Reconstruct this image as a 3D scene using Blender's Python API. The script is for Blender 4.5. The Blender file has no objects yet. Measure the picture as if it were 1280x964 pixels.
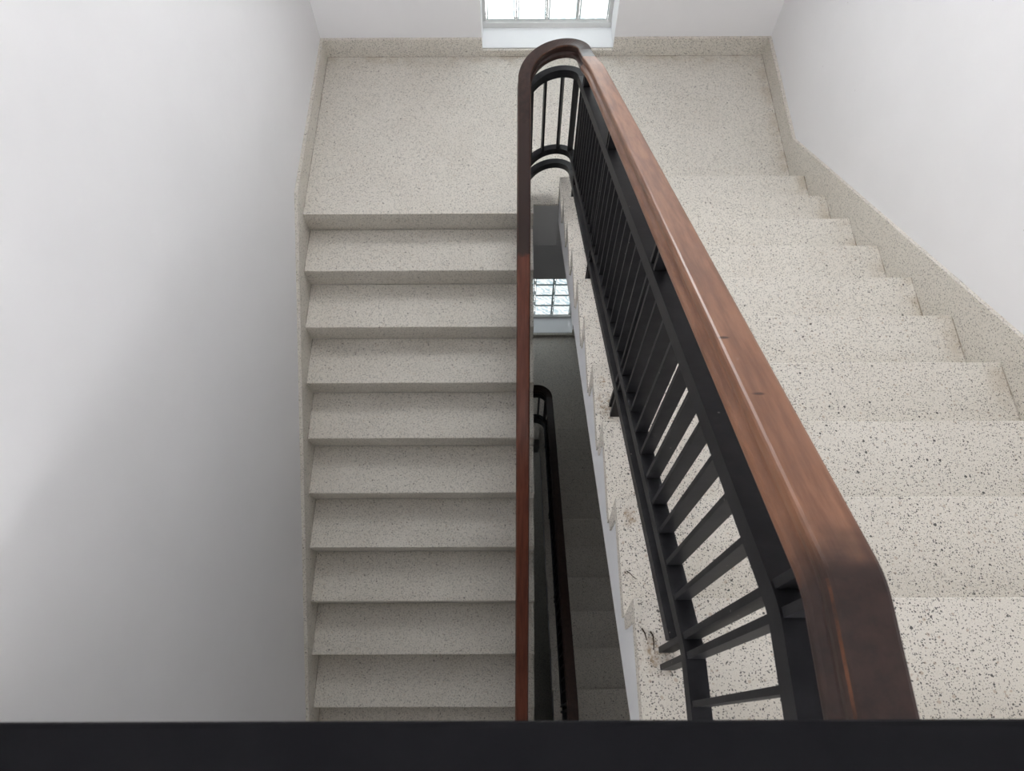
import bpy, bmesh, math, random
from mathutils import Vector, Matrix
random.seed(7)
SC = bpy.context.scene
COL = SC.collection

# ------------------------------------------------------------------ camera
cam_d = bpy.data.cameras.new('camera')
cam = bpy.data.objects.new('camera', cam_d)
COL.objects.link(cam)
RX, UP, FW = (0.999991, -0.002968, -0.002997), (0.003983, 0.898327, 0.43931), (-0.001389, 0.439318, -0.898331)
CAM = (1.02149, -2.65976, 3.20794)
M4 = Matrix(((RX[0], UP[0], -FW[0], CAM[0]), (RX[1], UP[1], -FW[1], CAM[1]), (RX[2], UP[2], -FW[2], CAM[2]), (0, 0, 0, 1)))
cam.matrix_world = M4
cam_d.sensor_fit = 'HORIZONTAL'
cam_d.sensor_width = 36.0
cam_d.lens = 888.69 / 1280 * 36
cam_d.clip_start = 0.02
cam_d.dof.use_dof = True
cam_d.dof.focus_distance = 2.6
cam_d.dof.aperture_fstop = 13.0
SC.camera = cam

# ------------------------------------------------------------------ light
world = bpy.data.worlds.new('overcast_sky')
SC.world = world
world.use_nodes = True
wb = world.node_tree.nodes['Background']
wb.inputs[0].default_value = (0.985, 0.99, 1.0, 1)
wb.inputs[1].default_value = 16.5
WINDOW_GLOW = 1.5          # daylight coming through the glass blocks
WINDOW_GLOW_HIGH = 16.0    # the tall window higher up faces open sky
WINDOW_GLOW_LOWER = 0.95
# portals: tell the sampler where the sky enters at the back of the upper floor and through the added middle-floor opening
pl = bpy.data.lights.new('sky_opening', 'AREA')
pl.shape = 'RECTANGLE'; pl.size = 2.8; pl.size_y = 0.7
pl.cycles.is_portal = True
for dz, sx, sy in ((0.0, 1, 1), (-23 * 0.15808, 0.25, 0.5)):
    po = bpy.data.objects.new('sky_opening', pl)
    po.location = (1.24, -6.05, 3.25 + dz); po.scale = (sx, sy, 1); po.rotation_euler = (math.radians(90), 0, 0)
    COL.objects.link(po)
SC.cycles.max_bounces = 8; SC.cycles.diffuse_bounces = 6; SC.cycles.glossy_bounces = 3
vs = SC.view_settings
vs.view_transform = 'Standard'; vs.look = 'None'; vs.gamma = 1.0; vs.exposure = 0.13
vs.use_curve_mapping = False

# ------------------------------------------------------------------ dimensions
R = 0.15808          # riser
T = 0.28             # going
S = R / T
XL, XR = -0.174, 2.650      # faces of the skirting
WL, WR = -0.194, 2.670      # faces of the walls
XA, XB = 1.142, 1.287       # stair well, left and right edge
YW = 1.310           # window wall
YN = 0.1284          # first nosing of the rising flight
F = 23 * R           # storey height
ZU = 11 * R          # upper floor
YU = YN - 10 * T     # edge of the upper floor
YB = -6.0            # back of the upper floor
ZC = 4.75
ZG = -12 * R - F     # ground floor

# ------------------------------------------------------------------ materials
def mat(name):
    m = bpy.data.materials.new(name); m.use_nodes = True
    nt = m.node_tree
    return m, nt, nt.nodes['Principled BSDF']

class G:
    """small node graph helper"""
    def __init__(s, nt): s.nt = nt
    def n(s, t, **kw):
        nd = s.nt.nodes.new(t)
        for k, v in kw.items():
            if k[0] == '_': setattr(nd, k[1:], v)
        return nd
    def link(s, a, b): s.nt.links.new(a, b)
    def val(s, sock, v):
        if hasattr(v, 'is_linked') or hasattr(v, 'links'): s.link(v, sock)
        else: sock.default_value = v
    def math(s, op, a, b=0.0, c=0.0):
        nd = s.n('ShaderNodeMath'); nd.operation = op
        s.val(nd.inputs[0], a); s.val(nd.inputs[1], b); s.val(nd.inputs[2], c)
        return nd.outputs[0]
    def ramp(s, f, lo, hi, a=0.0, b=1.0):
        nd = s.n('ShaderNodeMapRange'); nd.interpolation_type = 'SMOOTHSTEP'
        s.val(nd.inputs[0], f)
        for i, v in enumerate((lo, hi, a, b)): s.val(nd.inputs[i + 1], v)
        return nd.outputs[0]
    def mix(s, f, a, b, mode='MIX'):
        nd = s.n('ShaderNodeMix'); nd.data_type = 'RGBA'; nd.blend_type = mode
        s.val(nd.inputs[0], f)
        for i, v in ((6, a), (7, b)):
            if isinstance(v, tuple): nd.inputs[i].default_value = (*v, 1)
            else: s.link(v, nd.inputs[i])
        return nd.outputs[2]
    def pos(s): return s.n('ShaderNodeNewGeometry').outputs['Position']
    def sep(s, v):
        nd = s.n('ShaderNodeSeparateXYZ'); s.link(v, nd.inputs[0]); return nd.outputs
    def scale(s, v, sc):
        nd = s.n('ShaderNodeVectorMath'); nd.operation = 'MULTIPLY'; s.link(v, nd.inputs[0])
        nd.inputs[1].default_value = sc; return nd.outputs[0]
    def noise(s, v, sc, det=3.0, rough=0.5):
        nd = s.n('ShaderNodeTexNoise'); s.link(v, nd.inputs['Vector'])
        nd.inputs['Scale'].default_value = sc; nd.inputs['Detail'].default_value = det
        nd.inputs['Roughness'].default_value = rough
        return nd.outputs
    def voro(s, v, sc, rnd=1.0):
        nd = s.n('ShaderNodeTexVoronoi'); s.link(v, nd.inputs['Vector'])
        nd.inputs['Scale'].default_value = sc; nd.inputs['Randomness'].default_value = rnd
        return nd.outputs
    def bump(s, h, strength, dist):
        nd = s.n('ShaderNodeBump'); nd.inputs['Strength'].default_value = strength
        nd.inputs['Distance'].default_value = dist; s.link(h, nd.inputs['Height'])
        return nd.outputs[0]

def dist_to(g, P, c, sc=(1, 1, 1)):
    nd = g.n('ShaderNodeVectorMath'); nd.operation = 'SUBTRACT'; g.link(P, nd.inputs[0]); nd.inputs[1].default_value = c
    v = g.scale(nd.outputs[0], sc)
    ln = g.n('ShaderNodeVectorMath'); ln.operation = 'LENGTH'; g.link(v, ln.inputs[0])
    return ln.outputs['Value']

def make_terrazzo():
    m, nt, b = mat('terrazzo')
    g = G(nt); P = g.pos()
    wn = g.noise(P, 160, 2)[1]
    off = g.n('ShaderNodeVectorMath'); off.operation = 'MULTIPLY_ADD'
    g.link(wn, off.inputs[0]); off.inputs[1].default_value = (0.006,) * 3; g.link(P, off.inputs[2])
    Q = off.outputs[0]
    cloud = g.noise(P, 3.2, 4)[0]
    col = g.mix(g.ramp(cloud, 0.35, 0.7), (0.665, 0.625, 0.555), (0.605, 0.56, 0.485))
    fine = g.noise(P, 420, 2)[0]
    col = g.mix(g.ramp(fine, 0.3, 0.7), col, (0.735, 0.70, 0.64))
    # chips: three sizes, each cell drawn by a random number
    for sc, thr, prob, c in ((90, 0.36, 0.13, (0.50, 0.42, 0.34)), (82, 0.30, 0.065, (0.035, 0.034, 0.033)),
                             (170, 0.36, 0.34, (0.06, 0.057, 0.055)), (300, 0.44, 0.46, (0.10, 0.093, 0.088))):
        v = g.voro(Q, sc)
        rc = g.sep(v['Color'])
        on = g.math('LESS_THAN', rc[0], prob)
        size = g.math('MULTIPLY_ADD', rc[1], thr * 0.75, thr * 0.4)
        inside = g.ramp(g.math('SUBTRACT', size, v['Distance']), -0.03, 0.05)
        col = g.mix(g.math('MULTIPLY', g.math('MULTIPLY', on, inside), 0.9), col, c)
    # dirt gathered in the seams against the skirting, and rusty marks round the railing feet
    X, Y, Z = g.sep(P)
    inb = g.math('MULTIPLY', g.math('LESS_THAN', X, XR + 0.0005), g.math('MULTIPLY', g.math('GREATER_THAN', X, XL - 0.0005), g.math('LESS_THAN', Y, YW - 0.0195)))
    seam = g.math('MAXIMUM', g.ramp(X, XR - 0.007, XR - 0.002), g.math('MAXIMUM', g.ramp(Y, YW - 0.028, YW - 0.021),
                  g.ramp(X, XL + 0.006, XL + 0.002)))
    broad = g.math('MAXIMUM', g.ramp(X, XR - 0.10, XR, 0, 0.55), g.ramp(Y, YW - 0.16, YW - 0.02, 0, 0.45))
    dn = g.ramp(g.noise(P, 9, 4, 0.65)[0], 0.40, 0.68)
    up = g.sep(g.n('ShaderNodeNewGeometry').outputs['Normal'])[2]
    upm = g.math('MULTIPLY', g.ramp(up, 0.5, 0.8), inb)
    col = g.mix(g.math('MULTIPLY', g.math('MULTIPLY', broad, dn), upm), col, (0.42, 0.34, 0.24))
    col = g.mix(g.math('MULTIPLY', g.math('MULTIPLY', seam, upm), g.math('MULTIPLY_ADD', dn, 0.5, 0.35)), col, (0.17, 0.13, 0.09))
    sn = g.ramp(g.noise(P, 55, 5, 0.7)[0], 0.42, 0.66)
    for c, r in (((1.325, -2.51, 10 * R), 0.055), ((1.330, -1.70, 7 * R), 0.06), ((1.318, -1.62, 7 * R), 0.03),
                 ((1.315, -2.16, 9 * R), 0.035), ((1.32, -0.93, 4 * R), 0.035)):
        near = g.ramp(dist_to(g, P, c), r, r * 0.25)
        col = g.mix(g.math('MULTIPLY', g.math('MULTIPLY', near, sn), 0.8), col, (0.30, 0.20, 0.11))
    g.link(col, b.inputs['Base Color'])
    b.inputs['Roughness'].default_value = 0.52
    b.inputs['Specular IOR Level'].default_value = 0.35
    g.link(g.bump(g.noise(P, 300, 2)[0], 0.12, 0.001), b.inputs['Normal'])
    return m

def make_paint(name, c0, c1, rough=0.75, bump=0.15):
    m, nt, b = mat(name)
    g = G(nt); P = g.pos()
    col = g.mix(g.ramp(g.noise(P, 1.7, 4, 0.6)[0], 0.3, 0.7), c0, c1)
    v = g.voro(P, 9)
    rc = g.sep(v['Color'])
    speck = g.math('MULTIPLY', g.math('LESS_THAN', rc[0], 0.05), g.ramp(v['Distance'], 0.035, 0.015))
    col = g.mix(g.math('MULTIPLY', speck, 0.6), col, (0.3, 0.28, 0.26))
    g.link(col, b.inputs['Base Color'])
    b.inputs['Roughness'].default_value = rough
    b.inputs['Specular IOR Level'].default_value = 0.3
    g.link(g.bump(g.noise(P, 14, 5, 0.6)[0], bump, 0.004), b.inputs['Normal'])
    return m

def make_wood(name, base, dark, grain_axis_scale, fade=None, coat=0.35, rough=0.45, crough=0.2, knots=()):
    m, nt, b = mat(name)
    g = G(nt); P = g.pos()
    gv = g.scale(P, grain_axis_scale)
    gr = g.noise(gv, 1.0, 6, 0.65)[0]
    col = g.mix(g.ramp(gr, 0.32, 0.70), base, dark)
    col = g.mix(g.math('MULTIPLY', g.ramp(g.noise(P, 6, 3)[0], 0.4, 0.75), 0.35), col, dark)
    for c in knots:
        d = g.math('ADD', dist_to(g, P, c, (1.0, 2.6, 2.0)), g.math('MULTIPLY_ADD', gr, 0.008, -0.004))
        col = g.mix(g.ramp(d, 0.011, 0.004, 0, 0.85), col, (0.03, 0.012, 0.008))
    if fade:                      # darker stain of the older curved pieces running into the straight length
        y0, y1, c = fade
        Y = g.sep(P)[1]
        Yn = g.math('ADD', Y, g.math('MULTIPLY_ADD', g.noise(P, 28, 3)[0], 0.06, -0.03))
        col = g.mix(g.ramp(Yn, y0, y1), col, c)
    g.link(col, b.inputs['Base Color'])
    b.inputs['Roughness'].default_value = rough
    b.inputs['Specular IOR Level'].default_value = 0.12
    b.inputs['Coat Weight'].default_value = coat
    b.inputs['Coat Roughness'].default_value = crough
    h = g.noise(g.scale(P, tuple(2.5 * v for v in grain_axis_scale)), 1.0, 3)[0]
    g.link(g.bump(h, 0.12, 0.001), b.inputs['Normal'])
    return m

def make_steel(name, c0, c1, rough=0.45, spec=0.12):
    m, nt, b = mat(name)
    g = G(nt); P = g.pos()
    col = g.mix(g.ramp(g.noise(P, 22, 4, 0.6)[0], 0.35, 0.7), c0, c1)
    sp = g.voro(P, 60)
    col = g.mix(g.math('MULTIPLY', g.math('LESS_THAN', g.sep(sp['Color'])[0], 0.03), g.ramp(sp['Distance'], 0.16, 0.08)), col, (0.16, 0.15, 0.145))
    g.link(col, b.inputs['Base Color'])
    b.inputs['Roughness'].default_value = rough
    b.inputs['Specular IOR Level'].default_value = spec
    g.link(g.bump(g.noise(P, 120, 3)[0], 0.12, 0.001), b.inputs['Normal'])
    return m

def make_block(name, strength, tint=(0.62, 0.76, 0.80), rimc=(0.22, 0.29, 0.30)):
    m, nt, b = mat(name)
    g = G(nt)
    O = g.n('ShaderNodeTexCoord').outputs['Object']
    rnd = g.n('ShaderNodeObjectInfo').outputs['Random']
    X, Y, Z = g.sep(O)
    edge = g.math('MAXIMUM', g.math('ABSOLUTE', X), g.math('ABSOLUTE', Z))
    comb = g.n('ShaderNodeVectorMath'); comb.operation = 'ADD'
    cx = g.n('ShaderNodeCombineXYZ'); g.link(g.math('MULTIPLY', rnd, 9.0), cx.inputs[0]); g.link(cx.outputs[0], comb.inputs[1]); g.link(O, comb.inputs[0])
    w = g.n('ShaderNodeTexWave'); g.link(comb.outputs[0], w.inputs['Vector'])
    w.bands_direction = 'DIAGONAL'
    w.inputs['Scale'].default_value = 9; w.inputs['Distortion'].default_value = 9; w.inputs['Detail'].default_value = 2; w.inputs['Detail Scale'].default_value = 1.5
    n2 = g.noise(comb.outputs[0], 11, 3)[0]
    col = g.mix(g.ramp(w.outputs['Fac'], 0.1, 0.9), tint, (1.0, 1.0, 1.0))
    col = g.mix(g.ramp(n2, 0.42, 0.68, 0, 0.8), col, (0.97, 1.0, 0.98))
    rim = g.ramp(edge, 0.082, 0.087)
    col = g.mix(rim, col, rimc)
    g.link(col, b.inputs['Emission Color'])
    b.inputs['Emission Strength'].default_value = strength
    b.inputs['Base Color'].default_value = (0.10, 0.12, 0.12, 1)
    b.inputs['Roughness'].default_value = 0.2
    b.inputs['Specular IOR Level'].default_value = 0.25
    g.link(g.bump(w.outputs['Fac'], 0.3, 0.004), b.inputs['Normal'])
    return m

TERR = make_terrazzo()
WALL = make_paint('white_wall_paint', (0.825, 0.82, 0.83), (0.80, 0.795, 0.805))
PLASTER = make_paint('painted_plaster', (0.77, 0.78, 0.80), (0.71, 0.72, 0.74), 0.8, 0.3)
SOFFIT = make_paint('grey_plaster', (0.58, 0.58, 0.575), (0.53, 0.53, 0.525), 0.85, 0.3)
SILLM = make_paint('sill_paint', (0.86, 0.87, 0.88), (0.82, 0.83, 0.85), 0.6)
MORTAR = make_paint('mortar', (0.72, 0.72, 0.71), (0.64, 0.64, 0.63), 0.9)
KNOTS = ((1.330, -2.142, 2.306), (1.339, -2.266, 2.376))
DARKWOOD = (0.030, 0.016, 0.013)
W_RIGHT = make_wood('worn_brown_wood', (0.275, 0.130, 0.074), (0.165, 0.072, 0.042), (70, 5, 8),
                    fade=(-2.44, -2.535, DARKWOOD), knots=KNOTS)
W_LEFT = make_wood('red_brown_wood', (0.165, 0.050, 0.029), (0.095, 0.028, 0.017), (70, 5, 8), fade=(-0.665, -0.645, (0.034, 0.019, 0.016)))
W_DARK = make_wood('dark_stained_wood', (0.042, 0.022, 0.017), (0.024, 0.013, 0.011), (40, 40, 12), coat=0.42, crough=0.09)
W_EDGE = make_wood('worn_wood_edge', (0.14, 0.054, 0.026), (0.035, 0.018, 0.013), (90, 35, 35), coat=0.3)
STEEL = make_steel('black_painted_steel', (0.012, 0.012, 0.014), (0.020, 0.020, 0.022))
GUARD = make_steel('dark_slate_painted_steel', (0.006, 0.006, 0.0075), (0.008, 0.008, 0.0095), 0.7, 0.08)
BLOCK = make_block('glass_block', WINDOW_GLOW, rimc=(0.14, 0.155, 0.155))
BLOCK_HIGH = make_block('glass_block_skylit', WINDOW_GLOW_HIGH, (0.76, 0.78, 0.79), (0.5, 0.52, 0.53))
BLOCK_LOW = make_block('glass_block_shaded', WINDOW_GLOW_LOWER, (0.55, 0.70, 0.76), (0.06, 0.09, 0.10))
m, nt, b = mat('twig_brown'); b.inputs['Base Color'].default_value = (0.05, 0.032, 0.02, 1); b.inputs['Roughness'].default_value = 0.9; TWIG = m
m, nt, b = mat('grey_lint'); b.inputs['Base Color'].default_value = (0.16, 0.13, 0.10, 1); b.inputs['Roughness'].default_value = 1.0; LINT = m

# ------------------------------------------------------------------ mesh helpers
def mesh_obj(name, verts, faces, mats, parent=None, loc=(0, 0, 0), fmat=None, smooth=False):
    me = bpy.data.meshes.new(name)
    me.from_pydata([tuple(v) for v in verts], [], faces)
    for m_ in (mats if isinstance(mats, (list, tuple)) else [mats]): me.materials.append(m_)
    if fmat: me.polygons.foreach_set('material_index', fmat)
    bm = bmesh.new(); bm.from_mesh(me)
    bmesh.ops.recalc_face_normals(bm, faces=bm.faces)
    bm.to_mesh(me); bm.free()
    if smooth:
        for p_ in me.polygons: p_.use_smooth = True
    o = bpy.data.objects.new(name, me)
    o.location = loc
    if parent: o.parent = parent
    COL.objects.link(o)
    return o

class MB:
    def __init__(s): s.v = []; s.f = []
    def box(s, x0, x1, y0, y1, z0, z1):
        b = len(s.v)
        s.v += [(x, y, z) for x in (x0, x1) for y in (y0, y1) for z in (z0, z1)]
        s.f += [tuple(b + i for i in q) for q in ((0, 1, 3, 2), (4, 6, 7, 5), (0, 4, 5, 1), (2, 3, 7, 6), (0, 2, 6, 4), (1, 5, 7, 3))]
        return s
    def prism(s, poly, x0, x1):
        """polygon in (y, z) drawn out along x"""
        b = len(s.v); n = len(poly)
        s.v += [(x0, y, z) for y, z in poly] + [(x1, y, z) for y, z in poly]
        s.f += [tuple(b + i for i in range(n)), tuple(b + n + i for i in reversed(range(n)))]
        s.f += [(b + i, b + (i + 1) % n, b + n + (i + 1) % n, b + n + i) for i in range(n)]
        return s
    def build(s, name, m, parent=None, loc=(0, 0, 0)): return mesh_obj(name, s.v, s.f, m, parent, loc)

def struct(o): o['kind'] = 'structure'; return o
def tag(o, label, cat, group=None):
    o['label'] = label; o['category'] = cat
    if group: o['group'] = group
    return o
def empty(name, loc):
    o = bpy.data.objects.new(name, None); o.location = loc; o.empty_display_size = 0.1
    COL.objects.link(o); return o
def bevel(o, w, seg=2):
    md = o.modifiers.new('bevel', 'BEVEL'); md.width = w; md.segments = seg; md.limit_method = 'ANGLE'; md.angle_limit = math.radians(40)
    md.harden_normals = False

# ------------------------------------------------------------------ the shell
struct(MB().box(WL - 0.2, WL, YB, YW + 0.25, ZG - 0.2, ZC).build('wall_left', WALL))
struct(MB().box(WR, WR + 0.2, YB, YW + 0.25, ZG - 0.2, ZC).build('wall_right', WALL))
WX0, WX1 = 0.833, 1.674
WIN = [(0.045, 5), (-F + 0.045, 5), (1.85, 9), (ZG + 0.9, 5)]       # sill height, rows of blocks
def WHT(n): return 0.046 + 0.198 * n
GY = YW + 0.20
mb = MB()
mb.box(WL, WX0, YW, YW + 0.25, ZG - 0.2, ZC); mb.box(WX1, WR, YW, YW + 0.25, ZG - 0.2, ZC)
zz = ZG - 0.2
for z, n in sorted(WIN):
    mb.box(WX0, WX1, YW, YW + 0.25, zz, z); zz = z + WHT(n)
mb.box(WX0, WX1, YW, YW + 0.25, zz, ZC)
struct(mb.build('wall_window', WALL))
mb = MB()          # back of the upper floor: parapet and lintel of an open gallery
mb.box(WL, WR, YB - 0.2, YB, ZG - 0.2, 3.075 - F); mb.box(WL, WR, YB - 0.2, YB, 3.425 - F, 2.9)
mb.box(WL, 0.89, YB - 0.2, YB, 3.075 - F, 3.425 - F); mb.box(1.59, WR, YB - 0.2, YB, 3.075 - F, 3.425 - F); mb.box(WL, WR, YB - 0.2, YB, 3.6, ZC)  # small middle-floor opening, added and sized as fill light for the lower left wall
struct(mb.build('wall_gallery', WALL))
struct(MB().box(WL - 0.2, WR + 0.2, YB - 0.2, YW + 0.25, ZC, ZC + 0.2).build('ceiling', WALL))

def window(idx, spec, material):
    z0, rows = spec; WH = WHT(rows)
    w = struct(empty('window_%d' % idx, (0.5 * (WX0 + WX1), GY, z0)))
    x0 = WX0 + 0.0205
    m_ = MB()
    # mortar bed: bottom strip, sides, joints
    hw = (WX1 - WX0) / 2
    m_.box(-hw, hw, -0.012, 0.05, 0.0, 0.040); m_.box(-hw, hw, 0.012, 0.05, WH - 0.004, WH)
    m_.box(-hw, -hw + 0.022, 0.012, 0.05, 0.040, WH - 0.004); m_.box(hw - 0.022, hw, 0.012, 0.05, 0.040, WH - 0.004)
    for i in range(1, 4): m_.box(-hw + 0.0205 + 0.2 * i - 0.005, -hw + 0.0205 + 0.2 * i + 0.005, 0.012, 0.05, 0.040, WH - 0.004)
    for j in range(1, rows): m_.box(-hw + 0.022, hw - 0.022, 0.0125, 0.0495, 0.042 + 0.198 * j - 0.004, 0.042 + 0.198 * j + 0.004)
    m_.build('mortar_joint', MORTAR, w)
    s_ = MB().box(-hw, hw, -0.2, -0.012, -0.001, 0.004).build('window_sill', SILLM, w)
    first = None
    for i in range(4):
        for j in range(rows):
            loc = (-hw + 0.0205 + 0.2 * i + 0.1, 0.03, 0.042 + 0.198 * j + 0.099)
            if first is None:
                h = 0.0925; r_ = 0.010; d = 0.028; q = 0.016
                v = []
                for y, a in ((-d + 0.006, h), (-d, h - r_), (-d + 0.003, h - r_ - q)):
                    v += [(-a, y, -a), (a, y, -a), (a, y, a), (-a, y, a)]
                v += [(-h, 0.04, -h), (h, 0.04, -h), (h, 0.04, h), (-h, 0.04, h)]
                f = [(8, 9, 10, 11), (12, 15, 14, 13)]
                for a0, a1 in ((0, 4), (4, 8), (12, 0)):
                    f += [(a0 + k, a0 + (k + 1) % 4, a1 + (k + 1) % 4, a1 + k) for k in range(4)]
                first = mesh_obj('glass_block', v, f, material, w, loc)
            else:
                c = first.copy(); c.location = loc; c.parent = w; COL.objects.link(c)
    return w
window(1, WIN[0], BLOCK)
window(2, WIN[1], BLOCK_LOW)
window(3, WIN[2], BLOCK_HIGH)
window(4, WIN[3], BLOCK_LOW)  # unseen window, added so its glow brightens the bottom of the well

# skirting
def skirt_poly(h0, pts_top, drop):
    return pts_top + [(y, z - drop) for y, z in reversed(pts_top)]
def skirts(dz, k):
    n = '' if k == 0 else '_lower'
    tl = [(YW, 0.125 + dz), (0.055, 0.125 + dz), (-12 * T, -12 * T * S + 0.094 + dz)]
    struct(MB().prism(skirt_poly(0, tl, 0.55), WL, XL).build('baseboard_left' + n, TERR))
    yb = YN - 10.0 * T
    tr = [(YW, 0.125 + dz), (0.435, 0.125 + dz), (yb, R - S * (yb - YN) + 0.125 + dz)]
    struct(MB().prism(skirt_poly(0, tr, 0.55), XR, WR).build('baseboard_right' + n, TERR))
    m_ = MB(); y0, y1 = YW - 0.02, YW
    m_.box(XL, WX0, y0, y1, dz, dz + 0.125); m_.box(WX1, XR, y0, y1, dz, dz + 0.125); m_.box(WX0, WX1, y0, y1, dz, dz + 0.043)
    struct(m_.build('baseboard_back' + n, TERR))
skirts(0, 0); skirts(-F, 1)

# ------------------------------------------------------------------ landings and floors
def landing(dz, name):
    m_ = MB()
    m_.box(XL, XA, 0.0, YW, dz - 0.04, dz); m_.box(XA, XB, 0.066, YW, dz - 0.012, dz); m_.box(XB, XR, YN - 0.02, YW, dz - 0.04, dz)
    m_.prism([(0.0, dz - 0.04), (0.016, dz - R), (0.05, dz - R), (0.05, dz - 0.04)], XL, XA)
    o = struct(m_.build(name, TERR))
    b_ = MB()
    b_.box(XL, XA - 0.004, 0.05, YW, dz - 0.387, dz - 0.04); b_.box(XA - 0.004, XB + 0.004, 0.068, YW, dz - 0.387, dz - 0.012)
    b_.box(XB + 0.004, XR, YN - 0.02, YW, dz - 0.387, dz - 0.04)
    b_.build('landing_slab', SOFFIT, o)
    return o
landing(0, 'floor'); landing(-F, 'floor_lower_landing')
struct(MB().box(WL, WR, YB, YU - 0.02, ZU - 0.30, ZU).build('floor_upper', TERR))
mb = MB(); mb.box(WL, 1.215, YB, -12 * T + 0.3, -12 * R - 0.3, -12 * R); mb.box(1.215, WR, YB, YU - 0.02, -12 * R - 0.3, -12 * R)
struct(mb.build('floor_middle', TERR))
struct(MB().box(WL, WR, YB, YW, ZG - 0.2, ZG).build('floor_ground', TERR))

# ------------------------------------------------------------------ stair flights
def step_profile(sg):
    """sg=+1: nosing looks towards -y (falling flight); -1: nosing looks towards +y (rising flight)"""
    P = [(0.0, -0.003), (0.0, -0.014), (0.016, -R), (0.046, -R), (0.046, -0.04), (T + 0.014, -0.04), (T + 0.014, 0.0), (0.003, 0.0)]
    return [(sg * y, z) for y, z in P]
def flight(dz, falling, label):
    root = empty('stair_flight', (0.5 * (XL + XA) if falling else 0.5 * (XB + XR), 0.0, dz))
    tag(root, label, 'stairs')
    cx = root.location.x
    hw = (XA - XL) / 2 if falling else (XR - XB) / 2
    n = 12 if falling else 11
    sg = 1 if falling else -1
    me = None
    for k in range(1, n + 1):
        y, z = (-k * T, -k * R) if falling else (YN - (k - 1) * T, k * R)
        if falling and k == n: continue
        if me is None:
            o = MB().prism(step_profile(sg), -hw, hw).build('step', TERR, root, (0, y, z)); me = o.data
        else:
            o = bpy.data.objects.new('step', me); o.parent = root; o.location = (0, y, z); COL.objects.link(o)
    # concrete body under the steps, white on its side
    top = []
    e = 0.0015
    if falling:
        for k in range(1, 12):
            y, z = -k * T, -k * R
            top += [(y + T + 0.0145, z - 0.04 - e), (y + 0.047, z - 0.04 - e)]
        a, c = top[0], top[-1]
        poly = top + [(c[0], c[1] - 0.26), (0.05, 0.05 * S - 0.36 - e)]
    else:
        for k in range(1, 12):
            y, z = YN - (k - 1) * T, k * R
            top += [(y - 0.047, z - 0.04 - e)] if k == 11 else [(y - 0.047, z - 0.04 - e), (y - T - 0.0145, z - 0.04 - e)]
        top = [(YN - 0.047, -0.02)] + top
        c = top[-1]
        poly = top + [(c[0], R - S * (c[0] - YN) - 0.34), (YN - 0.047, R - S * (-0.047) - 0.34)]
    ins = 0.005
    MB().prism(poly, -hw + (0 if falling else ins), hw - (ins if falling else 0)).build('flight_body', PLASTER, root)
    return root
flight(0, True, 'falling terrazzo stair flight along the shaded left wall, left of the handrail')
flight(0, False, 'rising terrazzo stair flight on the right of the black balusters')
flight(-F, False, 'dark terrazzo stair flight one storey down, seen through the stair well')
flight(-F, True, 'lowest falling terrazzo flight, in the dark at the bottom of the stair well')

# ------------------------------------------------------------------ railing
XRR, RAD = 1.348, 0.134
XLL0 = XRR - 2 * RAD              # 1.080
CX, CY = XRR - RAD, 0.066
ZR0 = R - S * (CY - YN)           # pitch line on the right where the bend starts
ZL0 = S * CY
YK = -2.528                       # kink where the rail turns level at the upper floor
ZK = R - S * (YK - YN)
YE = -2.98
def sm(a, b, x):
    t_ = max(0.0, min(1.0, (x - a) / (b - a))); return t_ * t_ * (3 - 2 * t_)
KW = 0.022
def base_right(y):
    if y > YK + KW: return R - S * (y - YN)
    if y < YK - KW: return ZK
    return ZK + _kink(y)
def _kink(y):          # soft turn from the slope into the level length
    u = (y - (YK - KW)) / (2 * KW)
    return -S * KW * u * u
def dip_r(y): return -0.030 * sm(-0.42, 0.0, y)
def xleft(y): return XLL0 - 0.0085 * max(0, (CY - y))
def path_right(y0, y1, n, dip=False):
    out = []
    for i in range(n + 1):
        y = y0 + (y1 - y0) * i / n
        out.append(Vector((XRR, y, base_right(y) + (dip_r(y) if dip else 0))))
    return out
def path_arc(n, dip=False):
    out = []
    for i in range(n + 1):
        u = i / n; a = math.pi * u
        out.append(Vector((CX + RAD * math.cos(a), CY + RAD * math.sin(a), ZR0 + (ZL0 - ZR0) * u - (0.030 if dip else 0))))
    return out
def path_left(y0, y1, n, dip=False):
    out = []
    for i in range(n + 1):
        y = y0 + (y1 - y0) * i / n
        out.append(Vector((xleft(y), y, S * y - (0.030 * sm(-0.35, CY, y) if dip else 0))))
    return out
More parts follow.
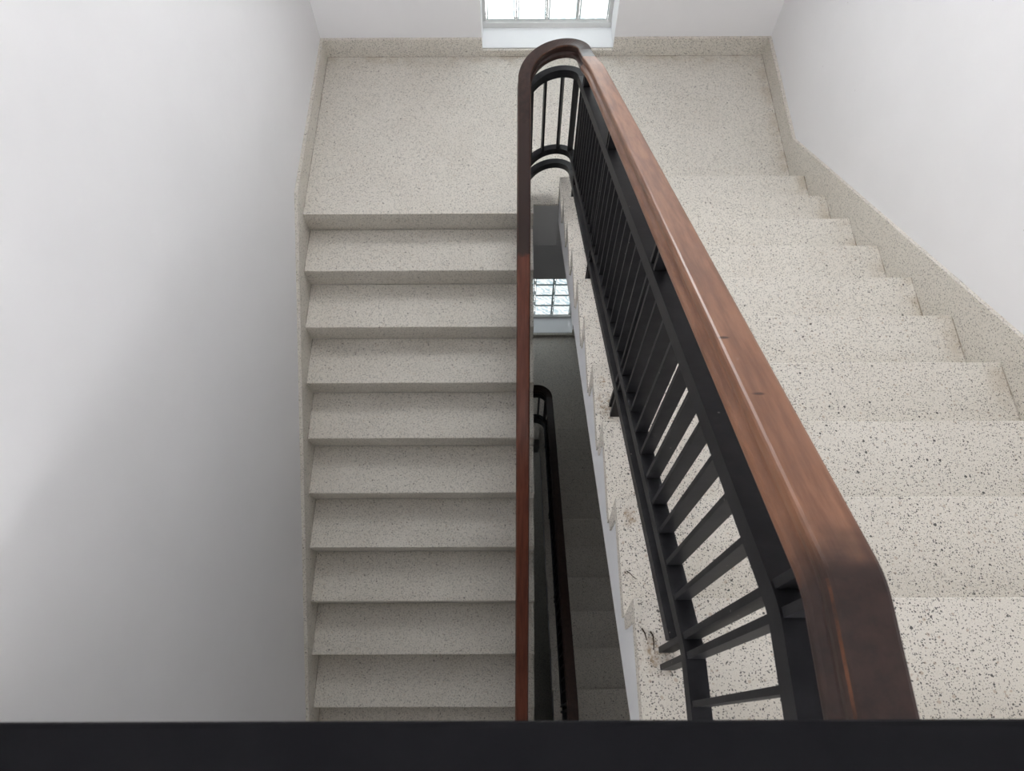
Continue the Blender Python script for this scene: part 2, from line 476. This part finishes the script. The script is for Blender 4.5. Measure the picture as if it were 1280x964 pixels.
def sweep(name, pts, prof, mats, parent, fm=None, smooth=False):
    """profile (lateral, height) carried along the path, cut by upright planes"""
    v, f, mi = [], [], []
    n = len(prof)
    for i, p in enumerate(pts):
        a = pts[max(0, i - 1)]; c = pts[min(len(pts) - 1, i + 1)]
        d = Vector((c.x - a.x, c.y - a.y, 0)).normalized()
        lat = Vector((-d.y, d.x, 0))      # path runs +y: lateral = -x side
        for u, h in prof: v.append(p + lat * u + Vector((0, 0, h)))
    for i in range(len(pts) - 1):
        for k in range(n):
            f.append((i * n + k, i * n + (k + 1) % n, (i + 1) * n + (k + 1) % n, (i + 1) * n + k)); mi.append(fm[k] if fm else 0)
    f.append(tuple(range(n))); mi.append(0)
    f.append(tuple((len(pts) - 1) * n + k for k in reversed(range(n)))); mi.append(0)
    me = bpy.data.meshes.new(name)
    o0 = pts[0].copy()
    me.from_pydata([tuple(q - o0) for q in v], [], f)
    for m_ in mats: me.materials.append(m_)
    me.polygons.foreach_set('material_index', mi)
    bm = bmesh.new(); bm.from_mesh(me); bmesh.ops.recalc_face_normals(bm, faces=bm.faces); bm.to_mesh(me); bm.free()
    if smooth:
        try: me.shade_auto_smooth
        except Exception: pass
        for p_ in me.polygons: p_.use_smooth = True
        me.update()
        for e_ in me.edges: pass
    o = bpy.data.objects.new(name, me)
    o.parent = parent; o.location = o0 - parent.location
    COL.objects.link(o)
    return o
def bar(w, h0, h1): return [(-w, h0), (w, h0), (w, h1), (-w, h1)]
# moulded handrail section: flat top, eased arrises, cove on each side, bead at the bottom
half = [(0.0235, 0.866), (0.0270, 0.8645), (0.0290, 0.861), (0.0296, 0.852), (0.0285, 0.843), (0.0240, 0.836), (0.0222, 0.830),
        (0.0238, 0.825), (0.0300, 0.819), (0.0322, 0.813), (0.0325, 0.805), (0.0312, 0.799), (0.0270, 0.7965)]
RAILP = half + [(-u, h) for u, h in reversed(half)]
EDGE_IDX = {1, len(half) - 1 + 0}
def rail_fm(edge):
    fm = [0] * len(RAILP)
    if edge:
        fm[1] = 1; fm[len(RAILP) - 3] = 1
    return fm

def box_part(name, parent, x, y, z0, z1, wx, wy, ang=0.0, cache={}, m=None):
    me = bpy.data.meshes.get('bar_mesh_%s_%.3f_%.3f_%.3f' % (name, z1 - z0, wx, wy))
    if me is None:
        o = MB().box(-wx / 2, wx / 2, -wy / 2, wy / 2, 0, z1 - z0).build(name, m or STEEL)
        o.data.name = 'bar_mesh_%s_%.3f_%.3f_%.3f' % (name, z1 - z0, wx, wy)
    else:
        o = bpy.data.objects.new(name, me); COL.objects.link(o)
    o.parent = parent; o.location = Vector((x, y, z0)) - parent.location; o.rotation_euler = (0, 0, ang)
    return o

H_LOW = (0.043, 0.080); H_BOT = (0.149, 0.187); H_TOP = (0.650, 0.694)
BW = 0.018
def railing(label):
    root = empty('stair_railing', (CX, CY, 0.0)); tag(root, label, 'railing')
    # handrail in four lengths
    sweep('handrail', path_right(YE, YK - KW, 3)[:-1] + path_right(YK - KW, YK, 5), RAILP, [W_DARK, W_EDGE], root, rail_fm(True), False)
    sweep('handrail', path_right(YK, YK + KW, 4)[:-1] + path_right(YK + KW, -0.10, 30, True), RAILP, [W_RIGHT, W_RIGHT], root, rail_fm(False))
    bend = path_right(-0.10, CY, 4, True)[:-1] + path_arc(28, True) + path_left(CY, -0.12, 4, True)[1:]
    sweep('handrail', bend, RAILP, [W_DARK, W_EDGE], root, rail_fm(True))
    sweep('handrail', path_left(-0.12, -3.02, 12, True), RAILP, [W_LEFT, W_EDGE], root, rail_fm(True))
    full = path_right(YE, YK - KW, 2)[:-1] + path_right(YK - KW, YK + KW, 8)[:-1] + path_right(YK + KW, CY, 8) + path_arc(28)[1:] + path_left(CY, -3.0, 8)[1:]
    sweep('top_bar', full, bar(BW, *H_TOP), [STEEL], root)
    sweep('bottom_bar', full, bar(BW, *H_BOT), [STEEL], root)
    low = [Vector((XRR, -2.492, base_right(-2.492)))] + path_right(-2.47, CY, 8) + path_arc(28)[1:] + path_left(CY, -2.96, 8)[1:]
    sweep('lower_bar', low, bar(BW, *H_LOW), [STEEL], root)
    bw, bt = 0.030, 0.010
    hb = H_TOP[0] - H_BOT[1]
    def bal(x, y, zb, ang=0.0): box_part('baluster', root, x, y, zb + H_BOT[1] - 0.004, zb + H_TOP[0] + 0.004, bw, bt, ang)
    def post(x, y, zb, zfoot):
        box_part('post', root, x, y, zfoot, zb + 0.800, 0.030, 0.012)
    # right flight
    pairs = [(-2.500, -2.535, 10), (-1.705, -1.740, 7), (-0.910, -0.945, 4), (-0.100, -0.135, 1)]
    for a, c, k in pairs:
        for y in (a, c): post(XRR, y, base_right(y), k * R)
    sp = 0.0775
    for (a, _, _), (_, c, _) in zip(pairs[:-1], pairs[1:]):
        n_ = round((c - a) / sp)
        for i in range(1, n_):
            y = a + (c - a) * i / n_
            bal(XRR, y, base_right(y))
    for y in (-2.615, -2.695, -2.775, -2.855): bal(XRR, y, base_right(y))
    bal(XRR, -0.03, base_right(-0.03))
    # bend
    for dg in (30, 66, 102, 138, 172):
        a = math.radians(dg)
        bal(CX + RAD * math.cos(a), CY + RAD * math.sin(a), ZR0 + (ZL0 - ZR0) * dg / 180, a)
    # left flight
    lp = [(-0.105, -0.140, 1), (-0.900, -0.935, 4), (-1.705, -1.740, 7), (-2.480, -2.515, 9)]
    for a, c, k in lp:
        for y in (a, c): post(xleft(y), y, S * y, -k * R)
    for (_, c, _), (a, _, _) in zip(lp[:-1], lp[1:]):
        n_ = round(abs(a - c) / sp)
        for i in range(1, n_):
            y = c + (a - c) * i / n_
            bal(xleft(y), y, S * y)
    for i in range(1, 6):
        y = -2.515 - sp * i; bal(xleft(y), y, S * y)
    post(xleft(-2.96), -2.96, S * -2.96, -11 * R)
    post(XRR, -2.90, base_right(-2.9), ZU)
    return root
rail = railing('long black steel stair railing with brown wooden handrail bending round the stair well')
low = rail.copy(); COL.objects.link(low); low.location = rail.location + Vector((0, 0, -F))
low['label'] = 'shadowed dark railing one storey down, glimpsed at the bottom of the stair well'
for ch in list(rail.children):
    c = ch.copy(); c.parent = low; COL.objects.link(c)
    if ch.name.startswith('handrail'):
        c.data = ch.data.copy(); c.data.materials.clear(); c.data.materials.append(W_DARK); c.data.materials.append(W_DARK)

# guard bar across the edge of the upper floor, right under the camera
GYF = -2.6525
gd = empty('guard_rail', (1.24, GYF - 0.05, ZU)); tag(gd, 'dark horizontal guard bar running across the bottom of the picture', 'guard rail')
gb = MB().box(WL - 1.24, WR - 1.24, -0.05, 0.05, 0.905, 0.965).build('top_bar', GUARD, gd); bevel(gb, 0.004, 2)
for x in (WL + 0.03 - 1.24, WR - 0.03 - 1.24):
    MB().box(x - 0.02, x + 0.02, -0.09, -0.05, 0.006, 0.905).build('post', GUARD, gd)
    MB().box(x - 0.03, x + 0.03, -0.11, -0.035, 0.0, 0.006).build('base_plate', GUARD, gd)

# ------------------------------------------------------------------ litter on the tread ends
def twig(pts, r, label, m_=TWIG):
    v, f = [], []
    o0 = Vector(pts[0]); n = 5
    for i, p in enumerate(pts):
        p = Vector(p); a = Vector(pts[max(0, i - 1)]); c = Vector(pts[min(len(pts) - 1, i + 1)])
        d = (c - a).normalized(); s_ = d.cross(Vector((0, 0, 1))).normalized(); u_ = s_.cross(d)
        rr_ = r * (1 - 0.6 * i / (len(pts) - 1))
        for k in range(n):
            t_ = 2 * math.pi * k / n
            v.append(p - o0 + s_ * rr_ * math.cos(t_) + u_ * rr_ * math.sin(t_))
    for i in range(len(pts) - 1):
        for k in range(n): f.append((i * n + k, i * n + (k + 1) % n, (i + 1) * n + (k + 1) % n, (i + 1) * n + k))
    f += [tuple(range(n)), tuple((len(pts) - 1) * n + k for k in reversed(range(n)))]
    o = mesh_obj('twig', v, f, m_, None, o0); tag(o, label, 'twig'); return o
z9, z10 = 9 * R + 0.0016, 10 * R + 0.0016
twig([(1.301, -2.300, z9), (1.309, -2.306, z9 + 0.001), (1.317, -2.315, z9), (1.326, -2.320, z9)], 0.0014, 'tiny brown twig on the outer tread end, one step below the railing feet')
twig([(1.300, -2.455, z10), (1.306, -2.466, z10 + 0.001), (1.309, -2.480, z10)], 0.0020, 'short straight dark twig lying left of the curled twig by the railing feet')
twig([(1.318, -2.462, z10), (1.323, -2.470, z10 + 0.001), (1.324, -2.486, z10), (1.322, -2.500, z10)], 0.0020, 'curled dark twig lying right beside the two railing feet')
